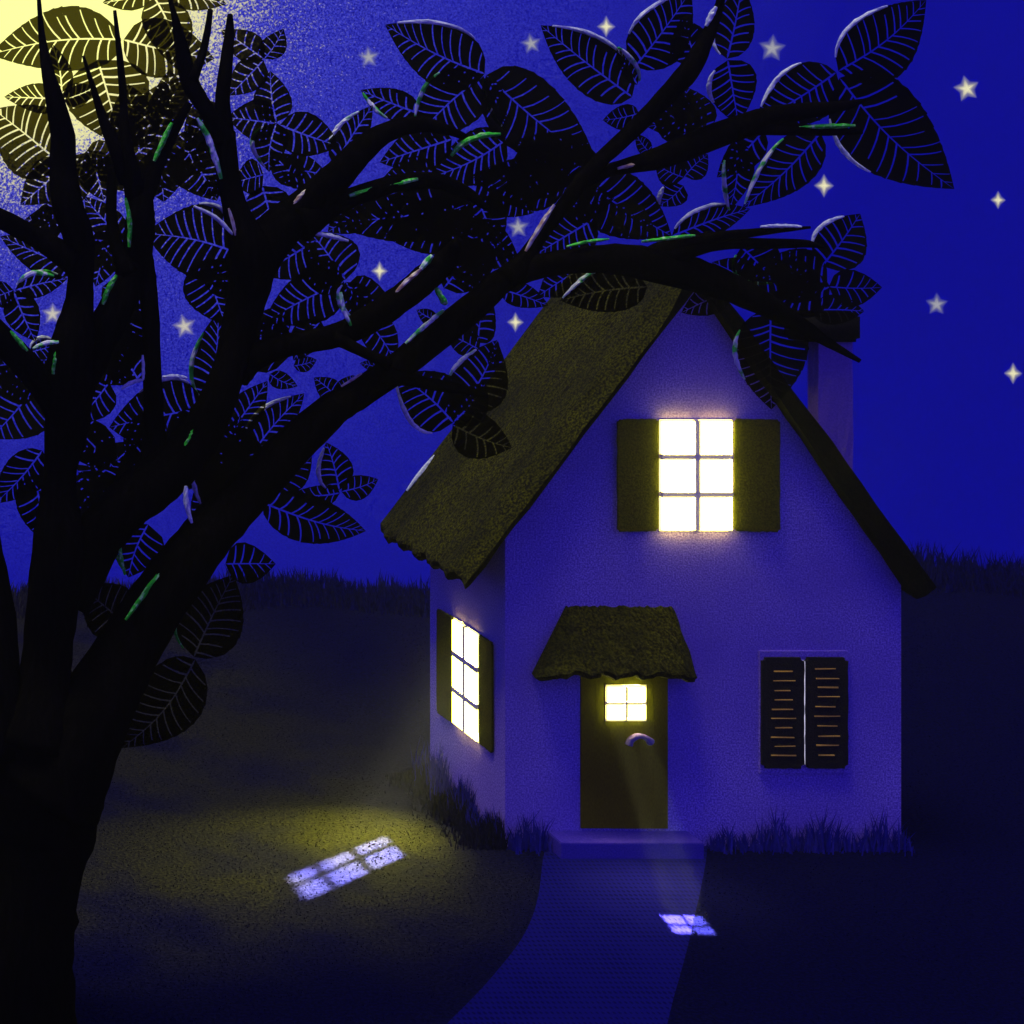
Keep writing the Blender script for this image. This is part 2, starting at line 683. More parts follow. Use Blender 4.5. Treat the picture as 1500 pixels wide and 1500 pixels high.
# path
PL = catmull([(800, 1238), (795, 1262), (789, 1310), (778, 1348), (758, 1385), (722, 1430), (690, 1465), (650, 1505), (600, 1560), (520, 1650)], 6)
PR = catmull([(1036, 1238), (1034, 1262), (1026, 1305), (1018, 1340), (1008, 1385), (996, 1430), (986, 1465), (976, 1505), (958, 1560), (930, 1650)], 6)
pv, pf = [], []
NC = 10
for a, b in zip(PL, PR):
    for k in range(NC + 1):
        t = k / NC
        q = a * (1 - t) + b * t
        g = G(q[0], q[1])
        pv.append((g.x, g.y, 0.012 - 0.006 * (abs(t - 0.5) * 2) ** 4))
for j in range(len(PL) - 1):
    for k in range(NC):
        a = j * (NC + 1) + k
        pf.append((a, a + 1, a + NC + 2, a + NC + 1))
path = py_obj("path", pv, pf, M_path)
tag(path, "curving dark blue path with fine dots leading to the doorstep", None, None, "structure")
path_poly_l = [G(q[0], q[1]) for q in PL]
path_poly_r = [G(q[0], q[1]) for q in PR]
_py = np.array([p.y for p in path_poly_l])[::-1]
_pxl = np.array([p.x for p in path_poly_l])[::-1]
_pyr = np.array([p.y for p in path_poly_r])[::-1]
_pxr = np.array([p.x for p in path_poly_r])[::-1]


def on_path(x, y, m=0.0):
    xl = np.interp(y, _py, _pxl)
    xr = np.interp(y, _pyr, _pxr)
    return (x > xl - m) & (x < xr + m) & (y < 0.05)


# ------------------------------------------------------------------ grass


def blades(name, x, y, h, w, lean, mat, label, cat="grass", z=None, kink=0.35):
    n = len(x)
    z0 = (gz(x, y) if z is None else z) - 0.01
    a = rng.uniform(0, 2 * PI, n)
    # blade faces roughly the viewer with random yaw
    yaw = rng.uniform(-0.9, 0.9, n)
    dx, dy = np.cos(yaw) * w * 0.5, np.sin(yaw) * w * 0.5
    lx, ly = np.cos(a) * lean * h, np.sin(a) * lean * h
    v = np.zeros((n, 5, 3))
    v[:, 0] = np.stack([x - dx, y - dy, z0], 1)
    v[:, 1] = np.stack([x + dx, y + dy, z0], 1)
    v[:, 2] = np.stack([x - dx * 0.75 + lx * kink, y - dy * 0.75 + ly * kink, z0 + h * 0.55], 1)
    v[:, 3] = np.stack([x + dx * 0.75 + lx * kink, y + dy * 0.75 + ly * kink, z0 + h * 0.55], 1)
    v[:, 4] = np.stack([x + lx, y + ly, z0 + h], 1)
    me = bpy.data.meshes.new(name)
    me.vertices.add(n * 5)
    me.vertices.foreach_set("co", v.ravel())
    base = (np.arange(n) * 5)[:, None]
    loops = np.concatenate([base + np.array([0, 1, 3, 2]), base + np.array([2, 3, 4])], 1).ravel()
    me.loops.add(len(loops))
    me.loops.foreach_set("vertex_index", loops.astype(np.int32))
    starts = (np.arange(n) * 7)[:, None] + np.array([0, 4])
    me.polygons.add(n * 2)
    me.polygons.foreach_set("loop_start", starts.ravel().astype(np.int32))
    me.update(calc_edges=True)
    me.validate()
    o = link(name, me, mat)
    return tag(o, label, cat, None, "stuff")


def outside_house(x, y, m=0.0):
    return ~((x > -m) & (x < 5.8 + m) & (y > -m) & (y < 2.96 + m))


# lawn
n = 90000
d_ = rng.uniform(21.5, 44.0, n) ** 1.0
px_ = rng.uniform(-60, 1560, n)
X = CX + (px_ - VX) * d_ / F
Y = CY + d_
keep = outside_house(X, Y) & ~on_path(X, Y, 0.03) & ~((X > 0.5) & (X < 2.9) & (Y > -0.7) & (Y < 0.1))
X, Y = X[keep], Y[keep]
H = rng.uniform(0.010, 0.036, len(X))
blades("lawn_grass", X, Y, H, rng.uniform(0.012, 0.024, len(X)), rng.uniform(0.1, 0.8, len(X)), M_grass, "short dark grass covering the lawn round the cottage")

# crest of the hill: long ragged blades
n = 15000
px_ = rng.uniform(-450, 2300, n)
d_ = rng.uniform(41.5, 44.4, n)
X = CX + (px_ - VX) * d_ / F
Y = CY + d_
clump = 0.55 + 0.45 * np.sin(X * 2.1 + np.sin(X * 0.9) * 2) * np.sin(X * 5.3 + 1)
H = rng.uniform(0.15, 0.55, n) * (0.6 + 0.6 * clump) * np.where(X > 12, 1.25, 1.0)
blades("hill_grass", X, Y, H, rng.uniform(0.02, 0.05, n), rng.uniform(0.05, 0.45, n), M_hill, "long ragged grass along the dark crest of the hill")

# tall bluish grass against the front wall
xs, ys, hs = [], [], []


def tuft(cx, cy, n, spread, h0, h1, sy=0.10):
    xs.append(rng.normal(cx, spread, n))
    ys.append(cy - np.abs(rng.normal(0, sy, n)))
    hs.append(rng.uniform(h0, h1, n) * np.exp(-((xs[-1] - cx) / (spread * 2.2)) ** 2))


for cx, n_, sp, hh in ((3.16, 40, 0.10, 0.48), (3.02, 26, 0.06, 0.30), (3.45, 30, 0.12, 0.36), (3.72, 50, 0.14, 0.55), (3.92, 46, 0.10, 0.72), (4.15, 40, 0.14, 0.42), (4.42, 40, 0.10, 0.55),
                       (4.58, 46, 0.10, 0.74), (4.80, 40, 0.12, 0.56), (5.0, 26, 0.10, 0.36), (5.2, 36, 0.10, 0.46), (5.4, 46, 0.10, 0.74), (5.62, 36, 0.10, 0.52), (5.76, 20, 0.05, 0.40)):
    tuft(cx, -0.06, n_, sp, hh * 0.35, hh)
for k in range(26):
    tuft(rng.uniform(2.98, 5.8), -0.05, 8, 0.08, 0.1, 0.3)
x_, y_, h_ = np.concatenate(xs), np.concatenate(ys), np.concatenate(hs)
k_ = (x_ > 2.92) & (x_ < 5.85)
x_, y_, h_ = x_[k_], y_[k_], h_[k_]
blades("tall_grass", x_, y_, h_, rng.uniform(0.018, 0.034, len(x_)), rng.uniform(0.05, 0.5, len(x_)), M_tall, "tall bluish grass tufts along the front wall beside the closed shutters", kink=0.3)
xs, ys, hs = [], [], []
for cx, n_, sp, hh in ((0.10, 26, 0.06, 0.45), (0.22, 26, 0.06, 0.70), (0.33, 26, 0.07, 0.62), (0.48, 26, 0.06, 0.60), (0.56, 16, 0.04, 0.34), (0.05, 20, 0.05, 0.4)):
    tuft(cx, -0.06, n_, sp, hh * 0.35, hh)
x_, y_, h_ = np.concatenate(xs), np.concatenate(ys), np.concatenate(hs)
k_ = (x_ < 0.66) & (x_ > -0.2)
x_, y_, h_ = x_[k_], y_[k_], h_[k_]
blades("tall_grass", x_, y_, h_, rng.uniform(0.018, 0.034, len(x_)), rng.uniform(0.05, 0.5, len(x_)), M_tall, "tuft of tall bluish grass between the cottage corner and the doorstep", kink=0.3)
n = 2600
y_ = rng.uniform(-0.15, 3.1, n)
x_ = -0.04 - np.abs(rng.normal(0, 0.28, n))
h_ = rng.uniform(0.12, 0.62, n) * np.exp(x_ / 0.6) * (0.75 + 0.35 * np.sin(y_ * 5 + 1.2))
blades("wall_grass", x_, y_, h_, rng.uniform(0.016, 0.034, n), rng.uniform(0.05, 0.4, n), M_grass, "deep dark grass heaped along the side wall under its lit window")

n = 900
y_ = rng.uniform(-0.05, 3.1, n)
x_ = -0.03 - np.abs(rng.normal(0, 0.10, n))
h_ = rng.uniform(0.25, 1.0, n) * (0.62 + 0.38 * np.sin(y_ * 6.1 + 0.4)) * (0.55 + 0.15 * y_)
blades("tall_grass", x_, y_, h_, rng.uniform(0.016, 0.032, n), rng.uniform(0.04, 0.30, n), M_tall, "bluish blades rising thinly against the side wall below its lit window", kink=0.3)

# ------------------------------------------------------------------ the cottage
house = empty("cottage", (2.9, 1.48, 0))
tag(house, "lilac plastered cottage with dark thatched roof and brightly lit windows", "cottage")
W, DP = 5.8, 2.96
YF, YB = -0.22, 3.22
ap = (2.74, 8.27)
ltip = (-0.58, 3.90)
rtip = (5.90, 3.68)
sl = (ap[1] - ltip[1]) / (ap[0] - ltip[0])
sr = (ap[1] - rtip[1]) / (rtip[0] - ap[0])
zl = ap[1] - sl * ap[0]
zr = ap[1] - sr * (W - ap[0])


def prism(name, x0, x1, y0, y1, inset):
    bm = bmesh.new()
    zl_ = ap[1] - sl * (ap[0] - x0) - inset
    zr_ = ap[1] - sr * (x1 - ap[0]) - inset
    prof = [(x0, -0.4), (x1, -0.4), (x1, zr_), (ap[0], ap[1] - inset), (x0, zl_)]
    f = [bm.verts.new((x, y0, z)) for x, z in prof]
    b = [bm.verts.new((x, y1, z)) for x, z in prof]
    bm.faces.new(f)
    bm.faces.new(b[::-1])
    for i in range(5):
        j = (i + 1) % 5
        bm.faces.new([f[j], f[i], b[i], b[j]])
    return bm_obj(name, bm, M_wall)


wall = prism("wall", 0, W, 0, DP, -0.05)
wall.parent = house
wall.matrix_parent_inverse = Matrix.Translation(house.location).inverted()
cut = [prism("cutter", 0.16, W - 0.16, 0.16, DP - 0.16, 0.1)]


def cutter(x0, x1, y0, y1, z0, z1):
    bm = bmesh.new()
    add_box(bm, x0, x1, y0, y1, z0, z1)
    cut.append(bm_obj("cutter", bm))


GW = (2.275, 3.285, 4.655, 6.23)       # gable window x0 x1 z0 z1
SW = (0.93, 1.87, 1.25, 2.85)       # side window y0 y1 z0 z1
DW = (1.48, 2.02, 1.88, 2.35)       # door window
DR = (1.10, 2.37, 0.27, 2.72)       # door
cutter(GW[0] - .03, GW[1] + .03, -0.3, 0.3, GW[2] - .03, GW[3] + .03)
cutter(-0.3, 0.3, SW[0] - .03, SW[1] + .03, SW[2] - .03, SW[3] + .03)
cutter(DR[0], DR[1], -0.3, 0.3, DR[2], DR[3])
boolean_cut(wall, cut)


def roof_mesh():
    """one thatched roof: closed cross-section swept from the front verge to the back verge"""
    bm = bmesh.new()
    ns = 46
    rings = []
    tl = 0.16    # thickness of the thin lit slope at the eave
    for j in range(ns):
        v = j / (ns - 1)
        y = YF + (YB - YF) * v
        scL = 0.09 * abs(math.sin(v * PI * 5.5 + 0.4)) - 0.02 + random.uniform(-0.015, 0.015)
        scR = 0.04 * abs(math.sin(v * PI * 5)) + random.uniform(-0.012, 0.012)
        dl = Vector((ltip[0] - ap[0], ltip[1] - ap[1])).normalized()
        dr = Vector((rtip[0] - ap[0], rtip[1] - ap[1])).normalized()
        nl = Vector((dl.y, -dl.x))
        nl = nl if nl.y > 0 else -nl
        nr = Vector((dr.y, -dr.x))
        nr = nr if nr.y > 0 else -nr
        LT = Vector(ltip) - dl * scL
        RT = Vector(rtip) - dr * scR
        A = Vector(ap)
        ridge = Vector((ap[0] - 0.03, ap[1] + 0.36))
        prof = []
        N1 = 16
        for k in range(N1 + 1):
            prof.append(LT.lerp(A, k / N1))
        for k in range(1, N1 + 1):
            prof.append(A.lerp(RT, k / N1))
        tr = 0.34
        for k in range(1, 5):
            a = k / 5 * PI
            prof.append(RT + nr * (tr / 2) - nr * (tr / 2) * math.cos(a) + dr * 0.04 * math.sin(a))
        RTt = RT + nr * tr
        for k in range(N1):
            prof.append(RTt.lerp(ridge, k / N1))
        LTt = LT + nl * tl * 1.3
        roll = min(1.0, 0.10 + (y - YF) / 0.42) ** 0.6
        for k in range(N1):
            q = ridge.lerp(LTt, k / N1)
            u = A.lerp(LT, k / N1)
            e = 1 - (1 - roll) * min(1.0, k / 2.5)
            prof.append(u.lerp(q, e))
        for k in range(0, 5):
            a = k / 5 * PI
            prof.append(LT + (nl * (tl * 0.65) + nl * (tl * 0.65) * math.cos(a)) * roll + dl * 0.11 * math.sin(a))
        row = []
        for p in prof:
            jx = random.uniform(-0.014, 0.014)
            jz = random.uniform(-0.014, 0.014)
            row.append(bm.verts.new((p.x + jx, y + (random.uniform(-0.014, 0.014)), p.y + jz)))
        rings.append(row)
    m = len(rings[0])
    for j in range(ns - 1):
        for k in range(m):
            k2 = (k + 1) % m
            bm.faces.new([rings[j][k], rings[j][k2], rings[j + 1][k2], rings[j + 1][k]])
    c0 = bm.faces.new(rings[0])
    c1 = bm.faces.new(rings[-1])
    bmesh.ops.triangulate(bm, faces=[c0, c1])
    return bm_obj("roof", bm, M_thatch, house, smooth=False)


roof = roof_mesh()
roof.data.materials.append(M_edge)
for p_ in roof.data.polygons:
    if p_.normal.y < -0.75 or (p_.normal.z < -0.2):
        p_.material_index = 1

# chimney
bm = bmesh.new()
add_box(bm, 5.335, 5.868, 1.3, 1.58, 4.6, 7.35)
bmesh.ops.subdivide_edges(bm, edges=bm.edges, cuts=6, use_grid_fill=True)
for v in bm.verts:
    v.co += Vector((random.uniform(-.008, .008), random.uniform(-.008, .008), 0))
chim = bm_obj("chimney", bm, M_chim, house)
bm = bmesh.new()
q0, q1 = P(1176, 502, 29.15), P(1265, 459, 29.15)
add_box(bm, q0.x, q1.x, 1.18, 1.72, q0.z, q1.z)
bmesh.ops.bevel(bm, geom=bm.edges[:], offset=0.06, segments=3, affect='EDGES')
bm_obj("chimney_cap", bm, M_cap, chim, smooth=True)


def rough_slab(x0, x1, z0, z1, th, bevel=0.03, cuts=10, jit=0.006, ):
    """upright board in local XZ, front face at y=-th"""
    bm = bmesh.new()
    add_box(bm, x0, x1, -th, 0, z0, z1)
    vert = [e for e in bm.edges if abs(e.verts[0].co.y - e.verts[1].co.y) > th * 0.5]
    bmesh.ops.bevel(bm, geom=vert, offset=bevel, segments=3, affect='EDGES')
    long_e = [e for e in bm.edges if e.calc_length() > 0.3]
    bmesh.ops.subdivide_edges(bm, edges=long_e, cuts=cuts)
    for v in bm.verts:
        v.co.x += random.uniform(-jit, jit)
        v.co.z += random.uniform(-jit, jit)
    return bm


def shutter(name, hinge, width, z0, z1, sign, ang, base_yaw, mat):
    """shutter hinged at `hinge` (x,y), opening away in direction sign, standing `ang` off the wall"""
    bm = rough_slab(0.0 if sign > 0 else -width, width if sign > 0 else 0.0, z0, z1, 0.032)
    # shallow boards: recessed panel lines
    M = Matrix.Translation((hinge[0], hinge[1], 0)) @ Matrix.Rotation(base_yaw, 4, 'Z') @ Matrix.Translation((0, -0.012, 0)) @ Matrix.Rotation(-sign * ang, 4, 'Z')
    bm.transform(M)
    return bm_obj(name, bm, mat, house)


def glass_box(x0, x1, z0, z1, depth, M, nc=2, nr=3, bar=0.08):
    """old lantern-like glazing standing a little proud of the wall, one pane in each opening of the bars"""
    bm = bmesh.new()
    cw = ((x1 - x0) - bar * (nc - 1)) / nc
    rh = ((z1 - z0) - bar * (nr - 1)) / nr
    for i in range(nc):
        for j in range(nr):
            ax, az = x0 + i * (cw + bar), z0 + j * (rh + bar)
            o_ = [(ax, az), (ax + cw, az), (ax + cw, az + rh), (ax, az + rh)]
            a_ = [bm.verts.new(M @ Vector((x, 0, z))) for x, z in o_]
            b_ = [bm.verts.new(M @ Vector((x, -depth, z))) for x, z in o_]
            bm.faces.new(b_)
            for k in range(4):
                bm.faces.new([a_[k], a_[(k + 1) % 4], b_[(k + 1) % 4], b_[k]])
    return bm


def bars(x0, x1, z0, z1, nc, nr, bar, edge, y0, y1, M, depth=0.0, rec=0.005):
    """casing on the wall and glazing bars just in front of the glass"""
    bm = bmesh.new()
    cw = ((x1 - x0) - bar * (nc - 1)) / nc
    rh = ((z1 - z0) - bar * (nr - 1)) / nr
    add_box(bm, x0 - edge, x0, y0, y1, z0 - edge, z1 + edge, M)
    add_box(bm, x1, x1 + edge, y0, y1, z0 - edge, z1 + edge, M)
    add_box(bm, x0, x1, y0, y1, z0 - edge, z0, M)
    add_box(bm, x0, x1, y0, y1, z1, z1 + edge, M)
    f0, f1 = -depth + rec, -depth + 0.03
    for i in range(1, nc):
        xx = x0 + i * (cw + bar) - bar
        add_box(bm, xx + .001, xx + bar - .001, f0, f1, z0, z1, M)
        if depth:
            add_box(bm, xx, xx + bar, f0, 0, z0 - 0.012, z0 - 0.001, M)
            add_box(bm, xx, xx + bar, f0, 0, z1 + 0.001, z1 + 0.012, M)
    for j in range(1, nr):
        zz = z0 + j * (rh + bar) - bar
        for i in range(nc):
            ax = x0 + i * (cw + bar)
            add_box(bm, ax, ax + cw, f0 + 0.001, f1, zz + .001, zz + bar - .001, M)
        if depth:
            add_box(bm, x0 - 0.014, x0 - 0.001, f0 + 0.003, 0, zz, zz + bar, M)
            add_box(bm, x1 + 0.001, x1 + 0.014, f0 + 0.003, 0, zz, zz + bar, M)
    return bm


I4 = Matrix.Identity(4)
# gable window
win = bm_obj("window", bars(GW[0], GW[1], GW[2], GW[3], 2, 3, 0.08, 0.03, -0.025, 0.05, I4, 0.085), M_frame, house)
win["label"] = "gable window with six bright panes"
bm_obj("pane", glass_box(GW[0], GW[1], GW[2], GW[3], 0.085, I4), M_pane, win)
shutter("shutter", (GW[0] - 0.055, 0), 0.63, 4.63, 6.27, -1, math.radians(7), 0, M_shut)
shutter("shutter", (GW[1] + 0.055, 0), 0.63, 4.63, 6.27, 1, math.radians(7), 0, M_shut)
# side window: local x runs along -Y of the world, outward is -X
MS = Matrix.Rotation(-PI / 2, 4, 'Z')     # local (x,y) -> world (y, -x): local -y -> world -x
win = bm_obj("window", bars(-SW[1], -SW[0], SW[2], SW[3], 2, 3, 0.085, 0.03, -0.025, 0.05, MS, 0.06, -0.006), M_frame, house)
win["label"] = "side wall window with six bright panes"
bm_obj("pane", glass_box(-SW[1], -SW[0], SW[2], SW[3], 0.06, MS, bar=0.085), M_pane, win)
shutter("shutter", (0, SW[1] + 0.05), 0.55, 1.22, 2.88, -1, math.radians(4), -PI / 2, M_shut)
shutter("shutter", (0, SW[0] - 0.05), 0.50, 1.24, 2.88, 1, math.radians(0.5), -PI / 2, M_shut)

# closed shutters with a lit slit between them
bm = bmesh.new()
bm = bars(3.80, 4.92, 1.165, 2.785, 1, 1, 0.05, 0.085, -0.03, -0.002, I4)
win = bm_obj("window", bm, M_wall, house)
win["label"] = "dark window hidden behind closed louvred shutters"
bm = bmesh.new()
add_box(bm, 4.347, 4.360, -0.06, 0.0, 1.22, 2.73)
bm_obj("pane", bm, M_leak, win)
for x0, x1 in ((3.725, 4.345), (4.362, 4.985)):
    bm = rough_slab(x0, x1, 1.165, 2.785, 0.07, 0.05)
    sh = bm_obj("shutter", bm, M_dshut, house)
    sh["label"] = "closed black louvred shutter with worn brown slats"
    bm = bmesh.new()
    zz = 1.36
    for k in range(10):
        a = x0 + 0.12 + random.uniform(0.0, 0.07)
        b = x1 - 0.12 - random.uniform(0.0, 0.10)
        tl = random.uniform(-0.008, 0.008)
        M = Matrix.Translation((0, 0, zz)) @ Matrix.Rotation(tl, 4, 'Y')
        add_box(bm, a, b, -0.085, -0.066, -0.007, 0.007)
        for v in list(bm.verts)[-8:]:
            v.co.z += zz + random.uniform(-0.004, 0.004)
        zz += random.uniform(0.128, 0.150)
    bm_obj("slat", bm, M_slit, sh)

# door with a small four-pane light
bm = bmesh.new()
nb = 6
bw = (DR[1] - DR[0]) / nb
WX0, WX1, WZ0, WZ1 = DW[0] - .03, DW[1] + .03, DW[2] - .03, DW[3] + .03
for k in range(nb):
    x0, x1 = DR[0] + k * bw + 0.0012, DR[0] + (k + 1) * bw - 0.0012
    zb = DR[2] + random.uniform(0, .006)
    for a, b in ((x0, min(x1, WX0)), (max(x0, WX1), x1)):
        if b - a > 0.002:
            add_box(bm, a, b, -0.03, 0.06, zb, DR[3])
    a, b = max(x0, WX0), min(x1, WX1)
    if b - a > 0.002:
        add_box(bm, a, b, -0.03, 0.06, zb, WZ0)
        add_box(bm, a, b, -0.03, 0.06, WZ1, DR[3])
add_box(bm, DR[0] + .01, WX0 - .002, -0.022, 0.05, DR[2] + .01, DR[3] - .01)
add_box(bm, WX1 + .002, DR[1] - .01, -0.022, 0.05, DR[2] + .01, DR[3] - .01)
add_box(bm, WX0 - .002, WX1 + .002, -0.022, 0.05, DR[2] + .01, WZ0 - .002)
add_box(bm, WX0 - .002, WX1 + .002, -0.022, 0.05, WZ1 + .002, DR[3] - .01)
door = bm_obj("door", bm, M_door, house)
dwin = bm_obj("window", bars(DW[0], DW[1], DW[2], DW[3], 2, 2, 0.042, 0.030, -0.042, 0.02, I4, 0.068), M_frame, door)
dp = bm_obj("pane", glass_box(DW[0], DW[1], DW[2], DW[3], 0.068, I4, 2, 2, 0.042), M_pane, dwin)
# arched pull handle
hp = catmull([P(921, 1091, 27.93), P(924, 1084, 27.92), P(932, 1079, 27.90), P(941, 1078.5, 27.90), P(949, 1083, 27.91), P(953, 1087, 27.93)], 5)
hr = [0.055, 0.05, 0.045, 0.035, 0.045, 0.06]
hs_ = [(Vector(p), float(np.interp(i / (len(hp) - 1) * 5, range(6), hr))) for i, p in enumerate(hp)]
v_, f_ = tube_data(hs_, 12, 0.02, 5)
py_obj("handle", v_, f_, M_handle, door, smooth=True)

# door hood
bm = bmesh.new()
prof = []
ztop, zbot, dep = 3.52, 2.67, 0.46
nu, nv = 40, 14
rows_ = []
for j in range(nv + 1):
    v = j / nv
    xl, xr = 0.88 + (0.36 - 0.88) * v, 2.44 + (2.70 - 2.44) * v
    r_ = []
    for i in range(nu + 1):
        u = i / nu
        e = abs(2 * u - 1)
        x = xl + (xr - xl) * u
        y = -0.02 - dep * (v ** 0.9) * (1 - 0.55 * e ** 6)
        z = ztop + (zbot - ztop) * v
        z -= 0.14 * v ** 2 * max(0, (e - 0.66) / 0.34) ** 1.1 - 0.03 * v ** 3 * math.sin(u * 37) * (e < 0.7)
        z += random.uniform(-0.018, 0.018)
        r_.append(bm.verts.new((x + random.uniform(-.01, .01), y + random.uniform(-.01, .01), z)))
    rows_.append(r_)
# rolled lower lip and underside back to the wall
for yy, dz in ((0.03, -0.07), (0.11, -0.09), (0.2, -0.03), (9, 0.0)):
    r_ = []
    for i in range(nu + 1):
        c = rows_[nv][i].co
        y = -0.004 if yy == 9 else min(-0.01, c.y + yy)
        e = abs(2 * i / nu - 1)
        rr = 1 if e < 0.97 else 0.45
        r_.append(bm.verts.new((c.x + (0.03 if i == 0 else -0.03 if i == nu else 0), y, c.z + dz * rr + random.uniform(-.008, .008))))
    rows_.append(r_)
r_ = [bm.verts.new((v.co.x, 0.0, v.co.z)) for v in rows_[0]]
rows_.insert(0, r_)
for a, b in zip(rows_[:-1], rows_[1:]):
    for i in range(nu):
        bm.faces.new([a[i], a[i + 1], b[i + 1], b[i]])
bm.faces.new([r[0] for r in rows_])
bm.faces.new([r[-1] for r in rows_][::-1])
hood = bm_obj("door_hood", bm, M_hood, house)

# doorstep
bm = bmesh.new()
add_box(bm, 0.60, 2.66, -0.50, -0.003, -0.05, 0.235)
bmesh.ops.bevel(bm, geom=[e for e in bm.edges if e.calc_length() > 0.2], offset=0.012, segments=2, affect='EDGES')
bm_obj("doorstep", bm, M_stone, house)

# pale tubes painting moonlit highlights along the back verge
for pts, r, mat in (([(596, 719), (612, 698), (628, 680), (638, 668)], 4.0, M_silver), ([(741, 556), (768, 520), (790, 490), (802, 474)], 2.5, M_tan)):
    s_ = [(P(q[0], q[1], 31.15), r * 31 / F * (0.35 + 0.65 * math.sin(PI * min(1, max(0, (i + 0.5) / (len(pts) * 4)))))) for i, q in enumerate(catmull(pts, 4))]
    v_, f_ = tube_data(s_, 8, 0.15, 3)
    py_obj("verge_highlight", v_, f_, mat, house)

# ------------------------------------------------------------------ lamps inside the rooms that throw the window shapes on the grass


def beam_lamp(name, src, dst, sx, sy, power, col, back, spread=1.6):
    d = (Vector(dst) - Vector(src)).normalized()
    l = bpy.data.lights.new(name, 'AREA')
    l.shape = 'RECTANGLE'
    l.size, l.size_y = sx, sy
    l.energy = power
    l.color = col
    l.spread = math.radians(spread)
    o = bpy.data.objects.new(name, l)
    COL.objects.link(o)
    o.location = Vector(src) - d * back
    o.rotation_euler = d.to_track_quat('-Z', 'Y').to_euler()


beam_lamp("room_lamp", (0, 1.40, 2.05), (-2.60, -0.75, 0), 1.0, 1.5, 420.0, (1.0, 0.97, 0.95), 1.5, 2.0)
beam_lamp("room_glow", (0.02, 1.40, 2.05), (-2.1, -0.1, 0), 0.7, 1.3, 430.0, (1.0, 0.95, 0.03), 0.6, 58)
beam_lamp("hall_lamp", (1.75, 0, 2.115), (1.27, -2.78, 0), 0.9, 0.9, 430.0, (1.0, 0.97, 0.42), 0.7, 1.4)
beam_lamp("hall_glow", (1.75, 0, 2.115), (1.55, -1.4, 0), 0.4, 0.4, 60.0, (1.0, 0.95, 0.2), 0.22, 60)

# ------------------------------------------------------------------ the tree
tree = empty("tree", tuple(P(5, 1524, 22.0)))
tag(tree, "gnarled black tree with forked limbs and large veined leaves in front of the moon", "tree")


LIMB_PX = []


def limb_depth(px, py):
    """distance and radius (metres) of the limb nearest to a photo position"""
    a = np.array(LIMB_PX)
    i = int(np.argmin(np.hypot(a[:, 0] - px, a[:, 1] - py) - a[:, 2]))
    return a[i, 3], a[i, 2] * a[i, 3] / F


def limb(name, pts, d0, d1, seed=0, sub=5):
    """pts: (px, py, radius px); distance runs from d0 to d1"""
    s = catmull(pts, sub)
    n = len(s)
    out = []
    for i, q in enumerate(s):
        d = d0 + (d1 - d0) * i / (n - 1) + 0.10 * math.sin(i * 0.35 + seed)
        out.append((P(q[0], q[1], d), max(0.006, q[2] * d / F)))
        LIMB_PX.append((q[0], q[1], q[2], d))
    v, f = tube_data(out, 14, 0.035, seed)
    return py_obj(name, v, f, M_bark, tree, smooth=True)


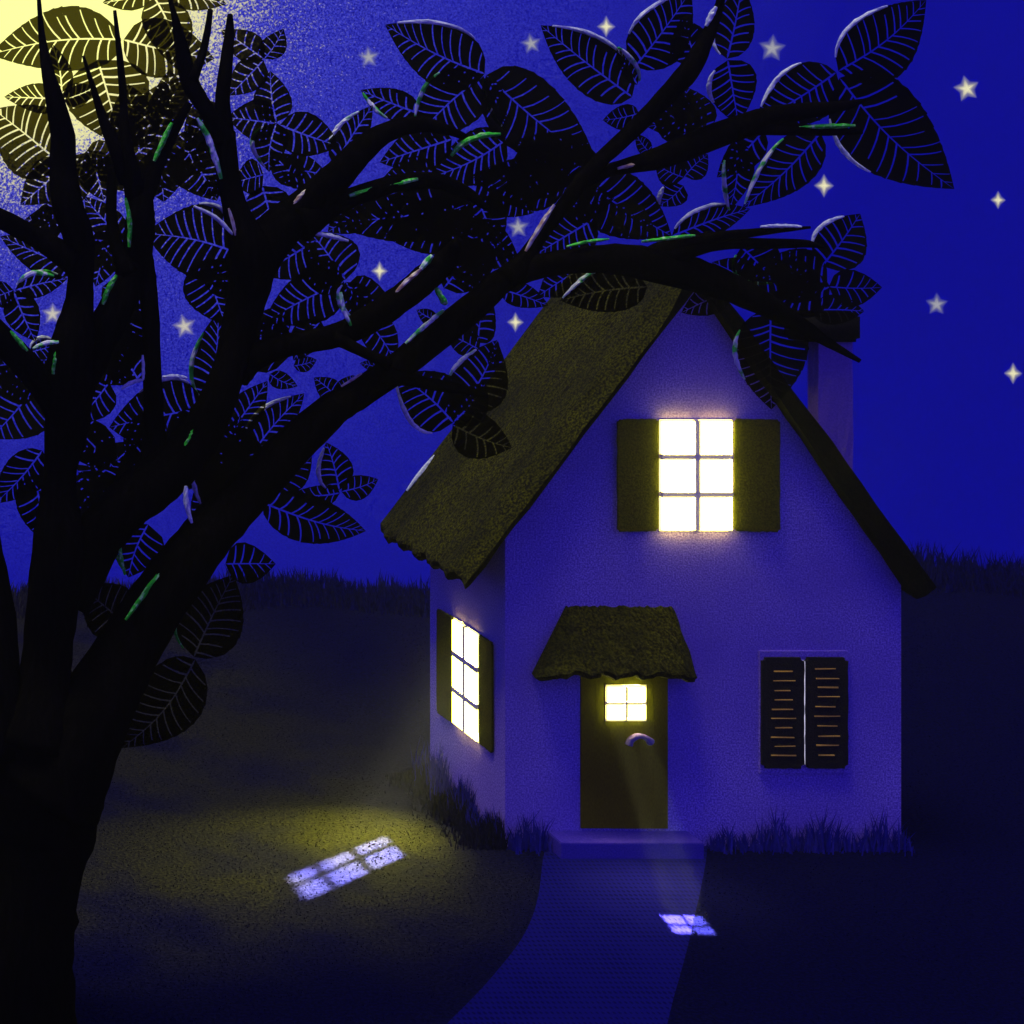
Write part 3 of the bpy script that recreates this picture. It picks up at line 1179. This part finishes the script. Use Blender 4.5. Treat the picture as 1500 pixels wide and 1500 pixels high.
limb("trunk", [(-6, 1560, 128), (-2, 1500, 112), (4, 1400, 104), (14, 1310, 100), (34, 1215, 100), (52, 1140, 100), (62, 1075, 86), (66, 1010, 50), (66, 960, 30)], 22.3, 22.3, 1)
LIMBS = [
    # left stem running up out of the picture
    ([(-2, 1090, 60), (-14, 1000, 45), (-18, 900, 40), (-30, 790, 30), (-50, 700, 24)], 22.1, 22.3),
    # main upright stem
    ([(52, 1090, 60), (64, 1020, 40), (70, 950, 36), (80, 860, 38), (86, 780, 36), (87, 700, 24), (98, 620, 33), (104, 520, 34), (115, 450, 22), (118, 400, 19), (115, 350, 22), (99, 300, 23), (92, 250, 20), (92, 200, 18), (81, 150, 14), (69, 100, 9), (61, 50, 5), (57, -2, 3)], 21.9, 21.9),
    ([(112, 385, 22), (60, 352, 16), (10, 325, 15), (-40, 300, 13)], 21.9, 21.7),
    ([(100, 620, 26), (62, 562, 22), (20, 516, 21), (-30, 465, 20)], 21.9, 21.6),
    # second stem with two prongs
    ([(108, 570, 30), (140, 505, 28), (165, 460, 25), (186, 420, 24), (200, 375, 22), (205, 330, 22), (207, 300, 18), (212, 272, 11)], 22.0, 22.1),
    ([(206, 320, 18), (190, 245, 13), (182, 195, 8), (181, 150, 6), (176, 90, 5), (168, 15, 2.5)], 22.1, 22.0),
    ([(185, 265, 11), (170, 222, 10), (155, 185, 8), (140, 140, 5), (122, 82, 2)], 22.1, 22.0),
    ([(190, 400, 14), (172, 365, 10), (163, 310, 8), (166, 245, 8)], 22.1, 22.2),
    ([(208, 300, 14), (228, 245, 12), (250, 200, 9), (277, 150, 6)], 22.1, 22.2),
    # upright link between the second and third stems
    ([(228, 700, 30), (226, 640, 17), (223, 550, 13.5), (220, 460, 13), (213, 395, 14), (204, 345, 14)], 22.2, 22.1),
    # third stem
    ([(92, 880, 42), (135, 800, 38), (180, 745, 36), (225, 708, 38), (272, 665, 34), (308, 610, 28), (334, 545, 24), (350, 480, 25), (366, 420, 30), (368, 375, 32), (346, 310, 19), (333, 250, 17), (329, 195, 16)], 22.0, 22.3),
    ([(330, 210, 15), (326, 150, 11), (331, 95, 9.5), (336, 50, 7), (337, 22, 4)], 22.3, 22.3),
    ([(330, 205, 15), (305, 165, 12), (279, 122, 13), (266, 70, 10), (256, 25, 5), (249, 0, 3)], 22.3, 22.2),
    ([(282, 118, 8), (296, 80, 6), (304, 45, 5), (308, 15, 4)], 22.2, 22.2),
    # limb sweeping up to the right
    ([(362, 400, 34), (400, 345, 33), (450, 300, 27), (490, 262, 23), (533, 217, 19), (570, 192, 15), (617, 182, 12), (660, 192, 7), (690, 205, 4)], 22.3, 22.6),
    ([(440, 330, 26), (480, 305, 18), (517, 289, 15), (583, 268, 13), (637, 265, 12), (683, 282, 9), (714, 306, 4)], 22.3, 22.5),
    # middle limb
    ([(345, 545, 25), (370, 525, 20), (410, 508, 18), (450, 500, 17), (500, 489, 18), (545, 466, 20), (590, 435, 20), (630, 402, 20), (655, 378, 15), (672, 350, 6)], 22.2, 21.9),
    ([(490, 494, 11), (533, 516, 8), (570, 533, 9)], 22.0, 21.9),
    # long limb reaching over the roof
    ([(70, 1150, 90), (118, 1080, 62), (155, 1010, 52), (200, 930, 44), (240, 868, 42), (290, 802, 38), (340, 745, 35), (415, 668, 30), (480, 606, 25), (520, 580, 22), (580, 540, 21), (640, 492, 22), (700, 444, 20), (735, 412, 18), (783, 392, 18), (850, 381, 19), (917, 381, 24), (1000, 398, 26), (1067, 420, 22), (1117, 444, 18), (1165, 472, 13), (1215, 503, 7), (1260, 529, 3)], 21.9, 22.8),
    ([(560, 548, 14), (600, 556, 10), (640, 564, 9), (680, 571, 7), (714, 581, 3)], 22.2, 22.2),
    ([(740, 410, 18), (768, 382, 14), (792, 345, 10), (833, 292, 11), (867, 247, 11), (917, 200, 12), (967, 150, 13), (1008, 105, 15), (1032, 62, 11), (1050, 20, 7), (1062, -25, 5)], 22.5, 22.9),
    ([(850, 266, 12), (890, 250, 10), (933, 240, 13), (970, 230, 17), (1033, 205, 19), (1113, 175, 16), (1170, 164, 13), (1230, 156, 8), (1266, 147, 3)], 22.7, 22.9),
    ([(1070, 195, 14), (1110, 190, 9), (1170, 190, 9), (1220, 192, 7), (1262, 194, 3)], 22.8, 22.9),
    ([(940, 385, 18), (985, 362, 14), (1040, 349, 9), (1110, 340, 6), (1187, 333, 2)], 22.6, 22.6),
    ([(960, 385, 18), (1010, 364, 14), (1060, 357, 9), (1130, 357, 8), (1180, 357, 6), (1205, 362, 2)], 22.6, 22.7),
]
for i, (pts, d0, d1) in enumerate(LIMBS):
    limb("branch", pts, d0, d1, 10 + i)

# pale and green tubes painting moonlight on the upper edges of the limbs
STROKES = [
    ([(289, 173), (303, 198), (314, 228), (324, 262)], 4.5, M_mix), ([(226, 236), (238, 208), (252, 180)], 4, M_rim_green), ([(184, 290), (190, 325), (189, 362)], 3.5, M_rim_green),
    ([(151, 446), (158, 425), (171, 403)], 4, M_rim_green), ([(661, 228), (678, 210), (705, 199), (733, 196)], 4.5, M_rim_green), ([(512, 287), (560, 273), (612, 262)], 4.5, M_rim_green),
    ([(184, 908), (215, 865), (245, 828), (270, 802)], 4, M_rim_green), ([(266, 660), (280, 638), (292, 616)], 3.5, M_rim_green), ([(150, 760), (172, 742), (195, 722)], 4.5, M_mix),
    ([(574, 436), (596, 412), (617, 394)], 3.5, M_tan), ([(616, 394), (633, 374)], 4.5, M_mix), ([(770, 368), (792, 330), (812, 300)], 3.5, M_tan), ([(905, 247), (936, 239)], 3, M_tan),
    ([(1170, 187), (1210, 185), (1252, 184)], 4, M_rim_green), ([(940, 354), (980, 349), (1018, 345)], 3, M_rim_green), ([(830, 361), (862, 354), (892, 350)], 2.6, M_rim_green), ([(1114, 332), (1145, 331), (1174, 332)], 3, M_silver),
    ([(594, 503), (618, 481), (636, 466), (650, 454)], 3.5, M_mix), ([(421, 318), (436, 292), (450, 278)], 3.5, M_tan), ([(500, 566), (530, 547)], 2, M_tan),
    ([(639, 422), (648, 438), (654, 446)], 5, M_rim_green), ([(1034, 38), (1042, 22), (1049, 10)], 4, M_silver), ([(335, 305), (342, 330), (345, 345)], 2.5, M_tan), ([(209, 520), (210, 540), (210, 556)], 2.5, M_silver),
    ([(15, 485), (28, 500), (40, 514)], 3.5, M_rim_green), ([(78, 548), (81, 530), (83, 515)], 4, M_rim_green), ([(460, 342), (485, 346), (510, 353)], 3.5, M_silver),
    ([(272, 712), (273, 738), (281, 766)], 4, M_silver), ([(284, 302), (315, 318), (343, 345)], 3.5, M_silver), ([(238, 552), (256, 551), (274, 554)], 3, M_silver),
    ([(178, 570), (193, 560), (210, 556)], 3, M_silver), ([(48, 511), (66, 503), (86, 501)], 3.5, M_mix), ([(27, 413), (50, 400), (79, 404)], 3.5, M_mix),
    ([(499, 428), (504, 455), (514, 477)], 3.5, M_mix), ([(176, 800), (178, 822), (183, 842)], 3, M_rim_green),
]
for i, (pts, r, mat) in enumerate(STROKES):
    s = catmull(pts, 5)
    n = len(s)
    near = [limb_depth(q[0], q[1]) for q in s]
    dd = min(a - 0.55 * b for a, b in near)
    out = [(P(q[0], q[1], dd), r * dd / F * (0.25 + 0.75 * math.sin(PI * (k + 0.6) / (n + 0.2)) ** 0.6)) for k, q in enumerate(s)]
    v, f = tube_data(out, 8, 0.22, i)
    py_obj("rim_highlight", v, f, mat, tree)

# leaves: base x,y  tip x,y  width px, optional (side, t0, t1, material letter) painted moonlit edge
LEAVES = [
    # round the moon
    (178, 58, -15, 80, 90), (181, 58, 314, 86, 80), (143, 88, 176, 212, 112), (224, -12, 150, 4, 36), (226, -4, 262, 104, 66), (240, -18, 332, 6, 42),
    (90, 146, 76, 64, 34), (91, 145, 6, 142, 42), (92, 145, 139, 127, 34), (92, 242, -10, 160, 104), (205, 216, 186, 122, 64), (207, 216, 244, 118, 62), (203, 212, 148, 165, 54),
    (232, 196, 268, 112, 56), (250, 172, 248, 102, 52), (128, 220, 152, 294, 52), (124, 224, 112, 305, 44), (126, 222, 180, 232, 40), (233, 220, 240, 296, 66), (268, 214, 318, 294, 74), (262, 222, 215, 276, 60),
    (336, 268, 290, 279, 30), (276, 180, 330, 210, 50), (96, 238, 30, 300, 60),
    # small clusters beside the third stem
    (386, 86, 324, 44, 44), (387, 86, 415, 42, 36), (386, 88, 336, 140, 44), (405, 179, 396, 104, 50), (403, 181, 332, 172, 60), (410, 183, 498, 214, 60), (405, 180, 394, 252, 54, (1, .15, .85, 'm')),
    (386, 256, 342, 268, 50), (412, 250, 482, 258, 50), (384, 272, 405, 348, 62), (440, 270, 395, 222, 40),
    (346, 370, 212, 342, 104, (1, .02, .45, 's')), (182, 348, 124, 288, 44), (140, 342, 186, 400, 50), (112, 394, 0, 346, 52), (94, 332, 36, 322, 46),
    (22, 425, 99, 408, 36, (-1, .1, .75, 'm')), (20, 427, 52, 500, 48), (20, 425, -18, 442, 40), (300, 380, 332, 478, 80), (304, 384, 366, 440, 50),
    (506, 410, 452, 338, 80), (508, 418, 580, 454, 54), (504, 412, 386, 472, 76), (502, 412, 440, 398, 50), (507, 413, 533, 478, 46, (1, .05, .8, 'm')), (536, 468, 580, 532, 52), (470, 470, 430, 528, 46), (420, 455, 368, 510, 44),
    (395, 548, 436, 566, 25), (430, 536, 464, 527, 22), (495, 583, 460, 553, 32), (495, 583, 519, 549, 22), (558, 539, 527, 532, 15),
    # big trio and its neighbours, top centre
    (710, 108, 564, 36, 88, (1, .28, .85, 's')), (712, 110, 876, 244, 108), (708, 111, 606, 208, 82, (1, .35, .75, 'm')), (712, 112, 742, 195, 30, (1, .05, .95, 'm')), (613, 166, 528, 132, 42, (-1, .5, .9, 'm')), (489, 242, 546, 154, 48, (-1, .25, .75, 'm')),
    (662, 204, 556, 238, 62), (742, 204, 626, 262, 74), (832, 264, 688, 258, 78), (872, 252, 748, 208, 74), (692, 300, 478, 326, 74), (690, 332, 562, 346, 58), (692, 292, 618, 334, 62), (700, 288, 734, 358, 60),
    (676, 342, 758, 374, 62), (684, 350, 692, 428, 74), (872, 320, 783, 374, 68, (1, .25, .9, 's')), (850, 264, 984, 346, 88), (735, 424, 804, 448, 34), (850, 394, 788, 434, 48), (948, 420, 820, 440, 64, (1, .55, .98, 'm')),
    (800, 240, 740, 300, 70), (880, 270, 800, 215, 60), (820, 300, 900, 290, 60), (900, 300, 960, 350, 50), (640, 250, 560, 262, 50), (560, 300, 640, 345, 60),
    # under the long limb, beside the roof
    (664, 619, 578, 548, 84, (-1, .2, .85, 's')), (672, 600, 728, 498, 78, (-1, .35, .7, 'm')), (663, 622, 750, 656, 64), (664, 618, 712, 560, 50), (702, 512, 653, 488, 38), (700, 502, 718, 428, 54), (642, 472, 610, 454, 22), (722, 540, 730, 500, 20),
    (497, 718, 478, 648, 48, (-1, .2, .85, 's')), (500, 720, 554, 702, 34), (498, 722, 428, 722, 32), (384, 736, 536, 778, 68), (404, 716, 457, 668, 42),
    (364, 672, 446, 576, 60, (-1, .3, .8, 's')), (332, 640, 392, 558, 52), (334, 642, 384, 704, 54), (330, 650, 296, 744, 64, (1, .5, .95, 's')), (330, 700, 284, 790, 50), (300, 700, 360, 750, 50),
    (217, 768, 188, 846, 70, (1, .3, .85, 'g')), (330, 826, 404, 826, 58), (190, 918, 118, 858, 78), (284, 962, 342, 842, 90, (-1, .1, .6, 'g')), (286, 966, 178, 1096, 92),
    # far side of the crown by the main stem
    (56, 560, -14, 642, 92), (62, 660, -8, 738, 64), (50, 694, 66, 794, 64), (44, 516, 88, 503, 30, (-1, .1, .7, 's')), (150, 420, 205, 452, 44), (164, 470, 172, 562, 72), (190, 440, 205, 520, 44), (299, 598, 160, 626, 104, (1, .2, .6, 's')),
    (168, 640, 108, 668, 58), (196, 714, 126, 756, 66), (110, 680, 140, 770, 56), (160, 560, 110, 620, 60), (100, 560, 30, 540, 46),
    (311, 592, 320, 456, 64, (-1, .12, .7, 'm')), (340, 470, 380, 400, 44), (120, 770, 160, 830, 44),
    (180, 440, 167, 562, 76), (300, 600, 260, 670, 60), (60, 566, -10, 545, 60), (332, 640, 330, 742, 70), (350, 640, 374, 722, 60), (120, 690, 152, 762, 60), (172, 335, 140, 420, 52),
    (30, 560, -15, 496, 50), (205, 560, 152, 470, 60), (130, 520, 197, 562, 50), (240, 652, 168, 700, 62), (230, 604, 188, 682, 60), (138, 702, 200, 648, 56), (110, 622, 172, 690, 60), (130, 792, 190, 742, 50),
    (330, 702, 352, 608, 52), (302, 642, 270, 722, 60), (424, 522, 340, 478, 72), (462, 352, 380, 402, 70),
    (722, 332, 638, 382, 70), (650, 422, 702, 348, 70), (762, 382, 690, 402, 60), (600, 342, 682, 300, 60), (300, 202, 250, 262, 60), (322, 152, 270, 212, 56), (170, 252, 232, 200, 60), (150, 232, 212, 282, 60),
    (760, 272, 842, 220, 80), (700, 262, 782, 312, 70), (1100, 402, 1182, 422, 60), (540, 300, 480, 340, 50), (90, 300, 40, 350, 46),
    # outer crown beyond the roof ridge
    (926, 142, 792, 37, 80, (1, .3, .85, 's')), (930, 98, 1012, -14, 88, (-1, .3, .85, 's')), (934, 124, 903, 68, 22, (1, .1, .9, 'm')), (1065, 86, 1087, -24, 52, (-1, .1, .6, 's')), (1066, 88, 1082, 182, 68, (1, .15, .5, 's')), (1020, 92, 998, 26, 54),
    (936, 166, 883, 176, 36), (1036, 160, 948, 186, 64), (1012, 202, 958, 138, 62), (1030, 192, 1000, 126, 54),
    (1228, 104, 1357, 0, 98, (-1, .1, .6, 's')), (1225, 106, 1106, 178, 80, (1, .3, .8, 's')), (1230, 114, 1398, 277, 122, (1, .2, .5, 's')), (1202, 194, 1088, 304, 64, (1, .35, .97, 'm')), (1078, 206, 1068, 310, 52, (1, .3, .97, 'm')),
    (1002, 260, 960, 240, 38), (1003, 258, 1037, 226, 38), (1001, 272, 964, 302, 38, (1, .5, .9, 's')), (952, 224, 931, 196, 22), (984, 346, 1099, 306, 44, (-1, .1, .6, 's')),
    (1204, 390, 1260, 313, 68, (-1, .2, .75, 's')), (1214, 420, 1292, 421, 52), (1086, 362, 1134, 414, 62, (1, .1, .9, 'g')), (1104, 419, 1043, 384, 48), (1212, 414, 1118, 384, 74), (1216, 420, 1122, 442, 64), (1182, 442, 1150, 368, 62),
    (1190, 454, 1266, 456, 42), (1129, 452, 1130, 600, 98, (1, .25, .62, 'm')), (1072, 424, 998, 458, 44), (1120, 190, 1050, 260, 50),
]
EDGE = {'s': M_silver, 'm': M_mix, 'g': M_rim_green}


def leaf_profile(t):
    a, b = 0.60, 1.0
    tm = a / (a + b)
    return (t ** a) * ((1 - t) ** b) / ((tm ** a) * ((1 - tm) ** b))


def leaf_data(bx, by, tx, ty, w, d, seed, dz):
    """one leaf blade with its veins left open, as real gaps between the strips of the blade; returns verts, faces, edge point function"""
    r_ = random.Random(seed)
    B, T = P(bx, by, d), P(tx, ty, d + dz)
    ax = T - B
    Ln = ax.length
    ax.normalize()
    fwd = Vector((0, -1, 0))
    roll = r_.uniform(-0.30, 0.30)
    side = fwd.cross(ax).normalized()
    nrm = ax.cross(side).normalized()
    side, nrm = side * math.cos(roll) + nrm * math.sin(roll), nrm * math.cos(roll) - side * math.sin(roll)
    hw = 0.535 * w * d / F / math.cos(roll)
    bend = r_.uniform(-0.05, 0.05) * Ln
    cup = r_.uniform(0.04, 0.12) * r_.choice((-1, 1))
    arch = r_.uniform(-0.05, 0.10) * Ln

    def pt(t, y):
        """t along, y signed distance across in metres"""
        t = min(max(t, 0.0), 1.0)
        o = B + ax * (t * Ln) + side * (bend * math.sin(PI * t) + y) + nrm * (arch * math.sin(PI * t) + cup * y * y / max(hw, 1e-5))
        return o
    nv = max(5, min(11, int(round(Ln * F / d / 13.5))))
    gm = max(0.0035, 1.45 * d / F * min(1, Ln * F / d / 90))       # half width of the midrib gap
    vh = max(0.0035, 1.32 * d / F * min(1, Ln * F / d / 90)) / Ln  # half width of a vein gap, in t
    verts, faces, index = [], [], {}

    def vid(co):
        k = (round(co.x, 5), round(co.y, 5), round(co.z, 5))
        if k not in index:
            index[k] = len(verts)
            verts.append(co)
        return index[k]
    rows = [0.0, 0.25, 0.5, 0.72, 0.90, 1.0]
    for sg in (-1, 1):
        tv = [(k + 0.75 + r_.uniform(-0.18, 0.18) + (0.25 if sg > 0 else 0)) / (nv + 0.9) for k in range(nv)]
        cols = [0.0]
        veins = []
        for t in tv:
            h = vh * r_.uniform(0.75, 1.25)
            if t - h > cols[-1] + 0.006 and t + h < 0.985:
                n_ins = 2
                a0 = cols[-1]
                for q in range(1, n_ins):
                    cols.append(a0 + (t - h - a0) * q / n_ins)
                veins.append(len(cols))
                cols += [t - h, t + h]
        a0 = cols[-1]
        for q in range(1, 4):
            cols.append(a0 + (1.0 - a0) * q / 4)
        cols.append(1.0)
        sk = r_.uniform(0.15, 0.24)
        ends = {c: r_.choice((0.90, 0.90, 0.90, 1.0, 0.72)) for c in veins}
        grid = []
        for ci, c in enumerate(cols):
            col = []
            for s in rows:
                t = c + sk * s ** 0.9 * 4 * c * (1 - c) * (1 - 0.35 * s)
                tt = c
                # narrow veins towards the margin
                for vcol in veins:
                    if ci in (vcol, vcol + 1):
                        mid = 0.5 * (cols[vcol] + cols[vcol + 1])
                        tt = mid + (c - mid) * (1 - 0.55 * s)
                        t = tt + sk * s ** 0.9 * 4 * tt * (1 - tt) * (1 - 0.35 * s)
                t = min(max(t, 0.0), 1.0)
                wv = hw * leaf_profile(t) if 0 < t < 1 else 0.0
                g = gm * (1 - t) ** 0.5
                g = min(g, wv * 0.5)
                wob = 1 + (0.018 * math.sin(ci * 2.3 + sg) if s == 1.0 else 0)
                col.append(vid(pt(t, sg * (g + (wv * wob - g) * s))))
            grid.append(col)
        for ci in range(len(cols) - 1):
            for ri in range(len(rows) - 1):
                if ci in ends and rows[ri + 1] <= ends[ci] + 1e-6 and not (ends[ci] == 1.0 and ri == len(rows) - 2 and r_.random() < 0.6):
                    continue
                q = [grid[ci][ri], grid[ci + 1][ri], grid[ci + 1][ri + 1], grid[ci][ri + 1]]
                u = []
                for k in q:
                    if k not in u:
                        u.append(k)
                if len(u) >= 3:
                    faces.append(u)
    return verts, faces, lambda t, sg, f=1.0: pt(t, sg * f * hw * leaf_profile(min(max(t, 1e-4), 1 - 1e-4)))


order = sorted(range(len(LEAVES)), key=lambda i: -LEAVES[i][4] * math.hypot(LEAVES[i][0] - LEAVES[i][2], LEAVES[i][1] - LEAVES[i][3]))
rank = {i: k for k, i in enumerate(order)}
restv, restf = [], []
for i, lf in enumerate(LEAVES):
    bx, by, tx, ty, w = lf[:5]
    sd = int(bx * 7 + by * 13 + tx * 3 + ty * 29 + 40000)
    r_ = random.Random(sd)
    d = limb_depth(bx, by)[0] + 0.30 + r_.uniform(0.0, 0.75)
    dz = r_.uniform(-0.25, 0.25)
    v, f, ep = leaf_data(bx, by, tx, ty, w, d, sd + 1, dz)
    if rank[i] >= 100 and len(lf) == 5:
        b0 = len(restv)
        restv += v
        restf += [[k + b0 for k in q] for q in f]
        continue
    o = py_obj("leaf", v, f, M_leaf, tree)
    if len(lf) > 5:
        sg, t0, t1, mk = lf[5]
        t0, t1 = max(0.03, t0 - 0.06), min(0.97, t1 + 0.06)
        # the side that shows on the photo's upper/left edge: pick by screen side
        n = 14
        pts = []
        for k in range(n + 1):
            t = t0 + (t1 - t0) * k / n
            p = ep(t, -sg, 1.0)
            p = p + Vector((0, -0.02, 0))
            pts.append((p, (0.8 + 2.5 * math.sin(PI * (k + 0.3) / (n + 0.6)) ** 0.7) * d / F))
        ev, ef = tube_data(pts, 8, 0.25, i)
        py_obj("leaf_highlight", ev, ef, EDGE[mk], o)
if restv:
    o = py_obj("small_leaves", restv, restf, M_leaf, tree)
    o["kind"] = "stuff"

# ------------------------------------------------------------------ thin night mist that shows the light from the windows
bm = bmesh.new()
add_box(bm, -95, 116, -95, 42, -44, 17)
hz, nt = new_mat("night_mist")
o_ = nt.nodes.new("ShaderNodeOutputMaterial")
pv_ = nt.nodes.new("ShaderNodeVolumePrincipled")
pv_.inputs["Density"].default_value = 0.0009
pv_.inputs["Anisotropy"].default_value = 0.68
pv_.inputs["Color"].default_value = (0.95, 0.95, 0.70, 1)
nt.links.new(pv_.outputs[0], o_.inputs["Volume"])
tag(bm_obj("haze", bm, hz), "thin mist in the night air round the cottage", None, None, "stuff")

# ------------------------------------------------------------------ render settings
scene.render.engine = 'CYCLES'
cy = scene.cycles
cy.max_bounces = 6
cy.volume_bounces = 0
cy.diffuse_bounces = 3
cy.transparent_max_bounces = 24
cy.use_denoising = True
cy.sample_clamp_indirect = 6.0
scene.view_settings.view_transform = 'Standard'
scene.view_settings.look = 'None'
scene.view_settings.exposure = 0.0
scene.view_settings.gamma = 1.0
